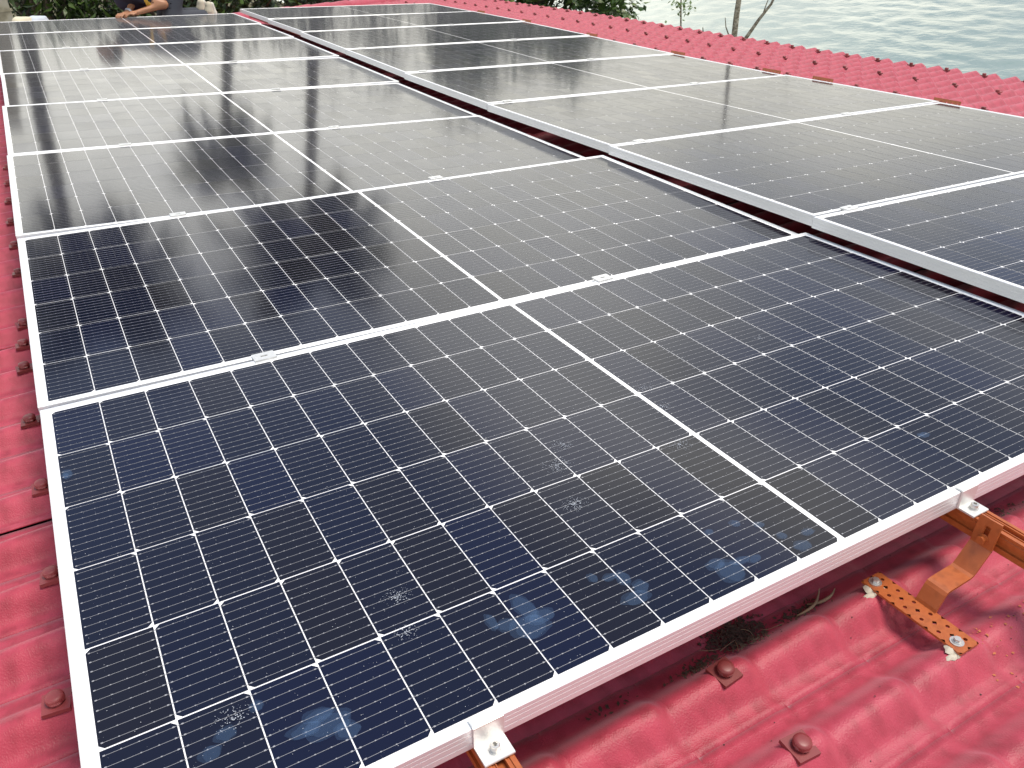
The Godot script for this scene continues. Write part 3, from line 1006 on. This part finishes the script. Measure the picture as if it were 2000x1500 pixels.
func person() -> void:
	# kneels behind the farthest left panel, seen from his left, facing the left of the picture
	var P := thing("person", "kneeling person in navy shirt and grey trousers, hands on the farthest panel's edge", "person", Transform3D(Basis.IDENTITY, rp(1.2, 9.55, 0.0)))
	var V := func(u: float, h: float, away: float) -> Vector3: return Vector3(u - 1.2, h, -(away - 9.55))
	var sk := []
	var hip: Vector3 = V.call(1.74, 0.44, 9.56)
	var chest: Vector3 = V.call(1.32, 0.335, 9.54)
	var neck: Vector3 = V.call(1.12, 0.42, 9.54)
	var shn: Vector3 = V.call(1.24, 0.35, 9.38)   # near shoulder
	var shf: Vector3 = V.call(1.22, 0.38, 9.72)
	var eln: Vector3 = V.call(1.60, 0.20, 9.37)
	var hn: Vector3 = V.call(1.30, 0.135, 9.31)
	var elf: Vector3 = V.call(1.33, 0.24, 9.50)
	var hf: Vector3 = V.call(1.22, 0.13, 9.34)
	var head: Vector3 = V.call(0.98, 0.50, 9.52)
	# skin: arms, neck, head
	sk = [[neck, head, 0.055, 0.06], [head, head + Vector3(0.03, 0.05, 0), 0.088, 0.085], [head, head + Vector3(-0.055, -0.055, 0), 0.075, 0.045], [head + Vector3(-0.085, -0.005, 0), head + Vector3(-0.105, -0.03, 0), 0.014, 0.016],
		[chest, neck, 0.12, 0.07], [chest, shn, 0.08, 0.06], [chest, shf, 0.08, 0.06], [hip, chest, 0.12, 0.13],
		[shn, eln, 0.052, 0.040], [eln, hn, 0.041, 0.026], [shf, elf, 0.052, 0.040], [elf, hf, 0.041, 0.026]]
	var skin := body("body", sk, 0.02, 0.03, M.skin, P)
	for hnd in [[hn, Vector3(-0.9, -0.08, 0.32)], [hf, Vector3(-0.75, -0.05, 0.65)]]:
		var o: Vector3 = hnd[0]
		var d: Vector3 = hnd[1].normalized()
		var s := d.cross(Vector3.UP).normalized()
		var fb := [[o, o + d * 0.05, 0.024, 0.024]]
		for i in 4:
			var root: Vector3 = o + d * 0.055 + s * (0.021 * (i - 1.5))
			var k1: Vector3 = root + d * (0.042 - 0.004 * absf(i - 1.2)) + s * 0.003 * (i - 1.5) + Vector3(0, 0.004, 0)
			var k2: Vector3 = k1 + d * 0.026 + Vector3(0, -0.012, 0)
			var k3: Vector3 = k2 + d * (0.018 - 0.003 * absf(i - 1.2)) + Vector3(0, -0.016, 0)
			fb.append_array([[o + d * 0.03, root, 0.018, 0.011], [root, k1, 0.0105, 0.0095], [k1, k2, 0.0095, 0.0088], [k2, k3, 0.0088, 0.0078]])
		var t1: Vector3 = o + d * 0.022 - s * 0.036
		fb.append_array([[o + d * 0.008, t1, 0.017, 0.012], [t1, t1 + d * 0.034 - s * 0.010 + Vector3(0, -0.006, 0), 0.0115, 0.009]])
		var st := new_st(true)
		nets(st, fb, 0.0055, 0.008)
		obj("hand", done(st), M.skin, skin)
	var navy := mat(lin(0.018, 0.020, 0.040), 0.9)
	var grey := mat(lin(0.055, 0.060, 0.075), 0.9)
	body("shirt", [[hip + Vector3(-0.05, 0.0, 0), chest, 0.155, 0.165], [chest, neck + Vector3(0.03, -0.02, 0), 0.15, 0.085], [chest + Vector3(-0.06, -0.08, 0), hip + Vector3(-0.12, -0.05, 0), 0.12, 0.13], [chest, shn, 0.11, 0.085], [chest, shf, 0.11, 0.085], [shn, shn.lerp(eln, 0.55), 0.078, 0.066], [shf, shf.lerp(elf, 0.6), 0.078, 0.066]], 0.02, 0.05, navy, P)
	var kn: Vector3 = V.call(1.66, 0.06, 9.44)
	var kf: Vector3 = V.call(1.64, 0.06, 9.70)
	var an: Vector3 = V.call(2.03, 0.07, 9.50)
	var af: Vector3 = V.call(1.99, 0.08, 9.72)
	body("trousers", [[hip + Vector3(0.03, 0.0, 0.07), kn, 0.125, 0.085], [hip + Vector3(0.03, 0.0, -0.07), kf, 0.125, 0.085], [kn, an, 0.078, 0.055], [kf, af, 0.078, 0.055], [hip + Vector3(0.06, 0.02, 0.06), hip + Vector3(0.06, 0.02, -0.06), 0.14, 0.14], [hip, hip + Vector3(-0.1, 0.0, 0), 0.14, 0.13]], 0.02, 0.04, grey, P)
	var cream := mat(lin(0.50, 0.46, 0.36), 0.8)
	var sole := mat(lin(0.62, 0.60, 0.52), 0.8)
	for a in [an, af]:
		# heel up, toes on the roof
		var heel: Vector3 = a + Vector3(0.05, 0.095, 0)
		var toe: Vector3 = a + Vector3(0.10, -0.075, 0)
		var shoe := body("shoe", [[heel, a + Vector3(0.04, 0.03, 0), 0.040, 0.046], [a + Vector3(0.04, 0.03, 0), toe + Vector3(-0.02, 0.02, 0), 0.048, 0.036]], 0.012, 0.02, cream, P)
		body("shoe_sole", [[heel + Vector3(0.034, 0.008, 0), a + Vector3(0.100, 0.015, 0), 0.024, 0.022], [a + Vector3(0.100, 0.015, 0), toe + Vector3(0.012, 0.0, 0), 0.024, 0.020]], 0.012, 0.02, sole, shoe)
	body("hair", [[head + Vector3(0.03, 0.055, 0), head + Vector3(0.065, 0.01, 0), 0.092, 0.085], [head + Vector3(0.03, 0.06, 0), head + Vector3(-0.045, 0.05, 0), 0.085, 0.05]], 0.014, 0.02, mat(lin(0.012, 0.010, 0.009), 0.6), skin)
	var st := new_st(true)
	for z in [-1.0, 1.0]:
		tube(st, [head + Vector3(-0.078, 0.012, 0.032 * z), head + Vector3(-0.082, 0.012, 0.032 * z)], [0.011, 0.006], 8)
	tube(st, [head + Vector3(-0.092, -0.062, -0.022), head + Vector3(-0.097, -0.06, 0.0), head + Vector3(-0.092, -0.062, 0.022)], [0.004, 0.006, 0.004], 6)
	obj("face", done(st), mat(lin(0.05, 0.02, 0.015), 0.4), skin)
	for z in [-1.0, 1.0]:
		body("ear", [[head + Vector3(0.02, 0.0, 0.088 * z), head + Vector3(0.03, 0.03, 0.094 * z), 0.014, 0.016]], 0.008, 0.01, M.skin, skin)
	st = new_st(true)
	tube(st, [V.call(1.40, 0.40, 9.34), V.call(1.42, 0.26, 9.33), V.call(1.46, 0.185, 9.36), V.call(1.52, 0.20, 9.42), V.call(1.56, 0.36, 9.40)], [0.022, 0.026, 0.028, 0.026, 0.02], 10)
	obj("yellow_strap", done(st), mat(lin(0.62, 0.36, 0.05), 0.8), P)
	st = new_st(true)
	var wd: Vector3 = (hn - eln).normalized()
	tube(st, [hf - (hf - elf).normalized() * 0.045, hf - (hf - elf).normalized() * 0.02], [0.036, 0.034], 14)
	obj("wrist_band", done(st), mat(lin(0.6, 0.62, 0.66), 0.5), P)

# ---------------------------------------------------------------- trees
func spot(az: float, dist: float, y: float) -> Vector3:
	var a := deg_to_rad(az)
	return Vector3(cam_at.x + sin(a) * dist, y, cam_at.z - cos(a) * dist)

func leaf_mesh(l: float, w: float) -> ArrayMesh:
	var st := new_st()
	var a := Vector3(0, 0, 0)
	var m0 := Vector3(0, -0.01 * l, -0.5 * l)
	var tip := Vector3(0, -0.16 * l, -l)
	for s in [-1.0, 1.0]:
		var e := Vector3(s * w, 0.10 * w, -0.42 * l)
		tri(st, a, e, m0)
		tri(st, m0, e, tip)
	return done(st)

# trunk with limbs, and a crown of single leaves gathered in clumps on twigs
func broad_tree(called: String, label: String, base: Vector3, top: float, spread: float, clumps: int, per: int, leaf: ArrayMesh, tones: Array, low: float, sd: int, group := "", bare := 0.0) -> Node3D:
	var r := RandomNumberGenerator.new()
	r.seed = sd
	var T := thing(called, label, "tree", Transform3D(Basis.IDENTITY, base), group, false)
	var st := new_st(true)
	var H := top - base.y
	var fork := H * 0.42
	var lean := Vector3(r.randf_range(-0.3, 0.3), 0, r.randf_range(-0.3, 0.3))
	tube(st, [Vector3(0, -0.1, 0), Vector3(0, fork * 0.5, 0) + lean * 0.4, Vector3(0, fork, 0) + lean, Vector3(0, H * 0.7, 0) + lean * 1.2, Vector3(0, H * 0.95, 0) + lean], [0.17, 0.14, 0.12, 0.07, 0.02], 9)
	var centres := []
	var y0 := low - base.y
	for i in clumps:
		var t := r.randf()
		var a := r.randf() * TAU
		var hh := lerpf(y0, H, pow(t, 0.85))
		var w := spread * sqrt(maxf(0.05, 1.0 - pow((hh - lerpf(y0, H, 0.42)) / maxf(H - lerpf(y0, H, 0.35), 0.3), 2.0) * 0.85))
		centres.append(Vector3(cos(a) * w * sqrt(r.randf_range(0.15, 1.0)), hh, sin(a) * w * sqrt(r.randf_range(0.15, 1.0))))
	for i in range(0, clumps, 2):
		var c: Vector3 = centres[i]
		var s := Vector3(0, clampf(c.y * 0.6, fork * 0.7, H * 0.8), 0) + lean
		var mid := s.lerp(c, 0.5) + Vector3(r.randf_range(-0.2, 0.2), 0.15, r.randf_range(-0.2, 0.2))
		tube(st, [s, mid, c], [0.055, 0.032, 0.010], 6)
	obj("trunk", done(st), M.bark, T)
	var mm := MultiMesh.new()
	mm.transform_format = MultiMesh.TRANSFORM_3D
	mm.use_colors = true
	mm.mesh = leaf
	mm.instance_count = clumps * per
	var n := 0
	for c in centres:
		var rad := r.randf_range(0.28, 0.55)
		var tone: Array = tones[r.randi() % tones.size()]
		for i in per:
			var d := Vector3(r.randfn(), r.randfn() * 0.75, r.randfn()) * 0.5
			var p: Vector3 = c + d * rad * 1.25
			var out := (d.normalized() + Vector3(0, -0.25, 0) + Vector3(r.randf_range(-0.6, 0.6), r.randf_range(-0.5, 0.4), r.randf_range(-0.6, 0.6))).normalized()
			var b := aim(out.cross(Vector3(r.randf_range(-0.3, 0.3), 1, r.randf_range(-0.3, 0.3))).normalized(), Vector3.UP)
			var z := -out
			var x := z.cross(Vector3.UP + Vector3(r.randf_range(-0.5, 0.5), 0, r.randf_range(-0.5, 0.5))).normalized()
			if x.length() < 0.1:
				x = b.x
			var sc := r.randf_range(0.7, 1.25)
			mm.set_instance_transform(n, Transform3D(Basis(x, z.cross(x).normalized(), z).scaled(Vector3.ONE * sc), p))
			var k := r.randf_range(0.7, 1.3)
			mm.set_instance_color(n, Color(tone[0] * k, tone[1] * k, tone[2] * k))
			n += 1
	var mi := MultiMeshInstance3D.new()
	mi.name = "crown"
	mi.multimesh = mm
	mi.material_override = M.leaf
	T.add_child(mi, true)
	stuff(mi)
	return T

func palm(label: String, base: Vector3, top: Vector3, sd: int, fronds: Array, len: float) -> void:
	var r := RandomNumberGenerator.new()
	r.seed = sd
	var T := thing("palm_tree", label, "palm tree", Transform3D(Basis.IDENTITY, base), "coconut palms behind the roof", false)
	var st := new_st(true)
	var d := top - base
	var pts := []
	var radii := []
	for i in 11:
		var t := i / 10.0
		pts.append(d * t + Vector3(d.x, 0, d.z) * (t * t - t) * 0.8 + Vector3(0, -0.1 if i == 0 else 0.0, 0))
		radii.append(lerpf(0.16, 0.10, t) + (0.06 if i == 0 else 0.0) + 0.006 * (i % 2))
	tube(st, pts, radii, 10)
	obj("trunk", done(st), M.palm_bark, T)
	for i in 27:
		var f: ArrayMesh = fronds[i % fronds.size()]
		var a := TAU * i / 27.0 * 5.0 + r.randf_range(-0.2, 0.2)
		var pitch := lerpf(1.0, -0.85, i / 26.0)
		var b := Basis(Vector3.UP, a) * Basis(Vector3.RIGHT, pitch * 0.9)
		obj("frond", f, M.frond, T, Transform3D(b.scaled(Vector3.ONE * len * r.randf_range(0.85, 1.1)), d))

func frond_mesh(sd: int) -> ArrayMesh:
	var r := RandomNumberGenerator.new()
	r.seed = sd
	var st := new_st()
	var pts := []
	for i in 15:
		var t := i / 14.0
		pts.append(Vector3(0, 0.16 * t - 0.55 * t * t, -t * (1.0 - 0.12 * t)))
	var radii := []
	for i in 15:
		radii.append(lerpf(0.013, 0.003, i / 14.0))
	tube(st, pts, radii, 5)
	for i in 44:
		var t := 0.16 + 0.82 * i / 43.0
		var k := t * 14.0
		var p: Vector3 = pts[int(k)].lerp(pts[mini(int(k) + 1, 14)], k - int(k))
		var l := 0.26 * sin(PI * (0.18 + 0.78 * t)) + 0.03
		for s in [-1.0, 1.0]:
			var tip := p + Vector3(s * l * 0.85, -l * r.randf_range(0.25, 0.6), -l * 0.55)
			var w := Vector3(0, 0.005, -0.018)
			var m := p.lerp(tip, 0.5) + Vector3(0, 0.02, 0)
			tri(st, p - w * 0.6, m + w, p + w * 0.6)
			tri(st, p - w * 0.6, m - w, m + w)
			tri(st, m - w, tip, m + w)
	return done(st)

func trees() -> void:
	var leaf := leaf_mesh(0.17, 0.030)
	var leaf2 := leaf_mesh(0.17, 0.05)
	var dark := [[0.018, 0.034, 0.012], [0.025, 0.045, 0.014], [0.034, 0.058, 0.016], [0.014, 0.024, 0.012]]
	var mixed := [[0.05, 0.095, 0.018], [0.028, 0.055, 0.014], [0.07, 0.12, 0.025], [0.02, 0.036, 0.012]]
	var green := [[0.05, 0.10, 0.02], [0.075, 0.13, 0.03], [0.03, 0.065, 0.016], [0.095, 0.14, 0.035]]
	var y := -4.1
	var list := [
		[0.9, 15.0, -0.35, 1.3, mixed, "thin leafy tree beside the concrete column at the far left"],
		[4.0, 16.0, -0.25, 1.7, dark, "dark dense tree behind the far left end of the panels"],
		[7.2, 15.2, -0.3, 1.6, dark, "dark tree directly behind the kneeling person's back"],
		[10.6, 15.6, -0.3, 1.7, mixed, "leafy tree behind the kneeling person's shoes"],
		[14.2, 16.2, -0.1, 1.8, dark, "dark tree above the left end of the pink hip caps"],
		[18.6, 17.0, 0.35, 1.9, dark, "dark tree behind the middle of the pink hip caps"],
		[24.5, 19.0, 1.25, 1.8, dark, "tall tree behind the far end of the raised panels"],
	]
	var k := 0
	for t in list:
		broad_tree("broadleaf_tree", t[5], spot(t[0], t[1], y), t[2] + cam_at.y, t[3], 46, 90, leaf, t[4], -2.3, 100 + k, "trees behind the roof")
		k += 1
	broad_tree("broadleaf_tree", "broad green tree past the roof's right edge, hanging over the water", spot(31.2, 17.5, y), cam_at.y - 0.1, 1.9, 80, 110, leaf2, green, -2.3, 300, "trees behind the roof")
	broad_tree("broadleaf_tree", "slim green tree between the hip caps and the tree over the water", spot(26.8, 18.5, y), cam_at.y + 1.0, 0.8, 30, 90, leaf2, green, -2.2, 301, "trees behind the roof")
	var fr := [frond_mesh(1), frond_mesh(2), frond_mesh(3)]
	palm("leftmost coconut palm, mirrored along the left edge of the panels", spot(0.1, 17.0, y), spot(2.3, 17.0, cam_at.y + 5.2), 401, fr, 2.5)
	palm("middle coconut palm, mirrored as a short dark streak in the left panels", spot(12.4, 20.0, y), spot(11.6, 20.0, cam_at.y + 2.9), 402, fr, 1.45)
	palm("right-hand coconut palm, mirrored as a dark crown in the second left panel", spot(17.3, 18.0, y), spot(16.9, 18.0, cam_at.y + 4.8), 403, fr, 2.4)
	# the bare pale tree by the water
	var T := thing("bare_tree", "pale leafless tree with forking trunk standing before the water", "tree", Transform3D(Basis.IDENTITY, spot(43.4, 14.0, y)), "", false)
	var st := new_st(true)
	var right := Vector3(cos(deg_to_rad(43.5)), 0, sin(deg_to_rad(43.5)))
	var pt := func(a: float, h: float) -> Vector3: return right * a + Vector3(0, h, 0)
	tube(st, [pt.call(-0.05, -0.1), pt.call(0.0, 1.2), pt.call(0.02, 2.4), pt.call(0.05, 2.95), pt.call(0.09, 3.4), pt.call(0.12, 4.1), pt.call(0.22, 5.2)], [0.09, 0.062, 0.048, 0.043, 0.037, 0.032, 0.02], 10)
	obj("trunk", done(st), M.pale_bark, T)
	for l in [[[0.04, 2.35], [0.22, 2.62], [0.38, 2.86], [0.55, 3.08], [0.66, 3.35], [0.86, 3.75], [1.1, 4.5]], [[0.09, 3.18], [0.17, 3.34], [0.24, 3.6], [0.34, 4.2]], [[-0.03, 2.62], [-0.10, 2.78], [-0.12, 2.92]], [[0.44, 2.93], [0.47, 3.05], [0.52, 3.20]]]:
		st = new_st(true)
		var pts := []
		var radii := []
		for i in l.size():
			pts.append(pt.call(l[i][0], l[i][1]))
			radii.append(lerpf(0.034 if l.size() > 5 else (0.022 if l.size() == 4 else 0.012), 0.005, float(i) / (l.size() - 1)))
		tube(st, pts, radii, 8)
		obj("branch", done(st), M.pale_bark, T)
	st = new_st()
	leaves(st, pt.call(0.70, 3.62), 0.12, 14, 0.12)
	obj("leaf_tuft", done(st), leaf_mat(lin(0.06, 0.10, 0.03)), T)
	# the sapling
	T = thing("sapling", "thin sapling with a small tuft of green leaves before the water", "sapling", Transform3D(Basis.IDENTITY, spot(40.6, 13.0, y)), "", false)
	st = new_st(true)
	tube(st, [pt.call(0.20, -0.1), pt.call(0.14, 1.5), pt.call(0.05, 2.62), pt.call(-0.04, 2.80), pt.call(-0.10, 2.92), pt.call(-0.11, 3.3), pt.call(-0.09, 3.7)], [0.03, 0.026, 0.02, 0.017, 0.014, 0.011, 0.006], 7)
	tube(st, [pt.call(0.02, 2.75), pt.call(-0.10, 2.82), pt.call(-0.15, 2.92)], [0.014, 0.012, 0.006], 6)
	obj("trunk", done(st), M.pale_bark, T)
	st = new_st()
	leaves(st, pt.call(-0.06, 3.28), 0.16, 90, 0.075)
	obj("leaf_tuft", done(st), leaf_mat(lin(0.10, 0.16, 0.05)), T)
	st = new_st(true)
	var tw := spot(41.9, 13.0, y)
	tube(st, [pt.call(0.2, -0.1), pt.call(0.12, 1.6), pt.call(0.0, 2.72), pt.call(-0.07, 2.84), pt.call(-0.08, 2.95)], [0.03, 0.022, 0.016, 0.012, 0.006], 6)
	single("dead_twig", done(st), M.bark, "short dead twig poking above the eave, right of the sapling", "twig", Transform3D(Basis.IDENTITY, tw), "", false)

func leaf_mat(c: Color) -> StandardMaterial3D:
	var m := mat(c, 0.5)
	m.backlight_enabled = true
	m.backlight = Color(0.3, 0.35, 0.15)
	return m

func leaves(st: SurfaceTool, c: Vector3, rad: float, n: int, l: float) -> void:
	for i in n:
		var p := c + Vector3(rng.randfn(), rng.randfn() * 0.8, rng.randfn()) * rad * 0.55
		var d := Vector3(rng.randf_range(-1, 1), rng.randf_range(-0.8, 0.3), rng.randf_range(-1, 1)).normalized()
		var s := d.cross(Vector3.UP).normalized() * l * 0.26
		tri(st, p, p + d * l * 0.5 + s, p + d * l)
		tri(st, p, p + d * l, p + d * l * 0.5 - s)

# ---------------------------------------------------------------- small things
func small_things() -> void:
	# concrete column at the far left
	var st := new_st()
	box(st, Transform3D.IDENTITY, Vector3(-0.42, 0, -0.2), Vector3(0.0, 6.0, 0.2))
	for i in 5:
		box(st, Transform3D.IDENTITY, Vector3(-0.423, 0.9 + i * 1.05, -0.203), Vector3(0.003, 0.912 + i * 1.05, 0.203))
	var cm := mat(lin(0.42, 0.40, 0.33), 0.9)
	cm.albedo_texture = noise_tex(FastNoiseLite.TYPE_SIMPLEX, 0.015, 5, 256, [[0.0, Color(0.7, 0.68, 0.62)], [0.6, Color(0.95, 0.94, 0.9)], [1.0, Color(1, 1, 1)]], 71)
	world_tri(cm, 0.9)
	single("concrete_column", done(st), cm, "beige concrete column rising behind the far left corner of the panels", "column", Transform3D(Basis.IDENTITY, spot(-0.15, 13.5, -4.1)), "", false)
	# sacks behind the far left corner
	for s in [[0.26, 9.62, 0.0, lin(0.62, 0.58, 0.42), "cream sack lying behind the far left corner of the panels", "sack"], [0.40, 9.64, 0.0, lin(0.50, 0.56, 0.62), "pale blue plastic bag beside the cream sack", "plastic bag"]]:
		st = new_st(true)
		nets(st, [[Vector3(-0.07, 0.10, 0), Vector3(0.07, 0.10, 0), 0.10, 0.085], [Vector3(-0.06, 0.03, 0.05), Vector3(0.08, 0.04, -0.04), 0.10, 0.09], [Vector3(0.04, 0.14, 0.02), Vector3(0.11, 0.17, 0.03), 0.05, 0.02]], 0.018, 0.03)
		single(s[5].replace(" ", "_"), done(st), mat(s[3], 0.75), s[4], s[5], Transform3D(Basis.IDENTITY.scaled(Vector3.ONE * 0.62), rp(s[0], s[1], zc(s[0], s[1]) + 0.03)))
	# dark grit stuck to the bare tiles in front, and orange overspray by the hook
	var bits := [[240, 0.7, 2.1, -0.75, 0.12, 0.0016, lin(0.03, 0.015, 0.015), "dark grit dotted over the bare tiles in the foreground", "grit"], [70, 1.29, 1.46, -0.24, -0.12, 0.0035, lin(0.42, 0.13, 0.05), "orange paint overspray on the tile right of the hook's foot plate", "paint spatter"]]
	for b in bits:
		st = new_st()
		for i in b[0]:
			var u := rng.randf_range(b[1], b[2])
			var v := rng.randf_range(b[3], b[4])
			var t := fposmod(u - TU0, TC)
			if t > 0.15 and b[0] > 100:
				continue
			var r: float = b[5] * pow(rng.randf(), 2.0) + 0.0005
			speck(st, rp(u, v, tile_top(u, v) + 0.0012), r)
		stuff(single(b[8].replace(" ", "_"), done(st), mat(b[6], 0.8), b[7], b[8], Transform3D.IDENTITY))
	# black cable sagging below the front frame
	st = new_st(true)
	var pts := []
	var radii := []
	for i in 15:
		var t := i / 14.0
		pts.append(rp(lerpf(0.47, 0.66, t), 0.055 + 0.02 * sin(t * 3.0), -0.045 - 0.075 * sin(PI * t)))
		radii.append(0.004)
	tube(st, pts, radii, 8)
	single("cable", done(st), M.cable, "black cable sagging below the frame right of the left front clamp", "cable", Transform3D.IDENTITY)
	# litter in the tile valley in front of the panel
	var lm := mat(lin(0.075, 0.052, 0.034), 0.95)
	var heaps := [[0.985, 0.080, 0.050, 0.026, 800, "heap of dark leaf crumbs and grass stalks in the tile valley under the front frame"], [1.13, 0.066, 0.055, 0.012, 120, "thin line of leaf crumbs in the tile valley, right of the heap"], [0.875, 0.060, 0.045, 0.012, 110, "small patch of leaf crumbs above the first screw cap, left of the heap"], [0.70, 0.070, 0.05, 0.012, 26, "scattered leaf crumbs in the tile valley right of the sagging cable"], [1.69, 0.05, 0.09, 0.03, 90, "scattered leaf crumbs under the front frame, right of the right clamp"]]
	for h in heaps:
		st = new_st()
		for i in h[4]:
			var u: float = h[0] + rng.randfn() * h[2] * 0.55
			var v: float = h[1] + rng.randfn() * h[3] * 0.6
			var big: bool = h[4] > 300
			var hz := tile_h(u, v) + (0.010 * maxf(0.0, 1.0 - absf(u - h[0]) / h[2]) * rng.randf() if big else 0.0) + 0.002
			var a := rng.randf() * TAU
			var l := rng.randf_range(0.0015, 0.006)
			var d := Vector3(cos(a), rng.randf_range(-0.15, 0.2), sin(a)) * l
			var s := Vector3(-sin(a), rng.randf_range(-0.3, 0.3), cos(a)) * l * rng.randf_range(0.25, 0.6)
			var c := rp(u, v, hz)
			quad(st, c - d, c - s, c + d, c + s, Vector3.UP)
		stuff(single("leaf_litter", done(st), lm, h[5], "leaf litter", Transform3D.IDENTITY, "litter in the tile valley"))
	var straw := mat(lin(0.30, 0.22, 0.13), 0.85)
	st = new_st(true)
	for i in 7:
		var c := Vector2(0.985 + rng.randfn() * 0.022, 0.078 + rng.randfn() * 0.010)
		var a := rng.randf() * TAU
		var bend := rng.randf_range(-2.2, 2.2)
		var q := []
		var w := []
		for k in 7:
			c += Vector2(cos(a), sin(a) * 0.6) * 0.008
			a += bend * 0.16
			q.append(rp(c.x, c.y, tile_h(c.x, c.y) + 0.006 + 0.004 * sin(k * 0.5 + i)))
			w.append(0.0006)
		tube(st, q, w, 4)
	stuff(single("grass_stalks", done(st), straw, "curled dry grass stalks on top of the leaf heap", "grass stalks", Transform3D.IDENTITY))
	for s in [[1.110, 0.058, 1.190, 0.080, "curved dry grass blade leaning out of the tile valley"], [1.150, 0.070, 1.215, 0.066, "short dry twig lying right of the curved grass blade"]]:
		st = new_st(true)
		var q := []
		var w := []
		for k in 8:
			var t := k / 7.0
			var u: float = lerpf(s[0], s[2], t)
			var v: float = lerpf(s[1], s[3], t) - 0.012 * sin(PI * t)
			q.append(rp(u, v, tile_h(u, v) + 0.004 + 0.012 * t))
			w.append(0.0028 * sin(PI * (0.15 + 0.8 * t)) + 0.0004)
		tube(st, q, w, 5)
		single("dry_stalk", done(st), straw, s[4], "dry stalk", Transform3D.IDENTITY)

func tile_top(u: float, v: float) -> float:
	var w := fposmod(v - TV0 + 0.07925, TP) - 0.07925
	var x := fposmod(u - TU0, TC)
	var t := x / TC
	var b := barrel(w)
	return zc(u, v) - 0.040 + b * lerpf(0.76, 1.04, pow(t, 0.6)) + 0.004 * t - ss((x - 0.157) / 0.026) * (0.004 + b * 0.28)

func tile_h(u: float, v: float) -> float:
	var w := fposmod(v - TV0 + 0.07925, TP) - 0.07925
	return zc(u, v) - 0.040 + barrel(w) + 0.003
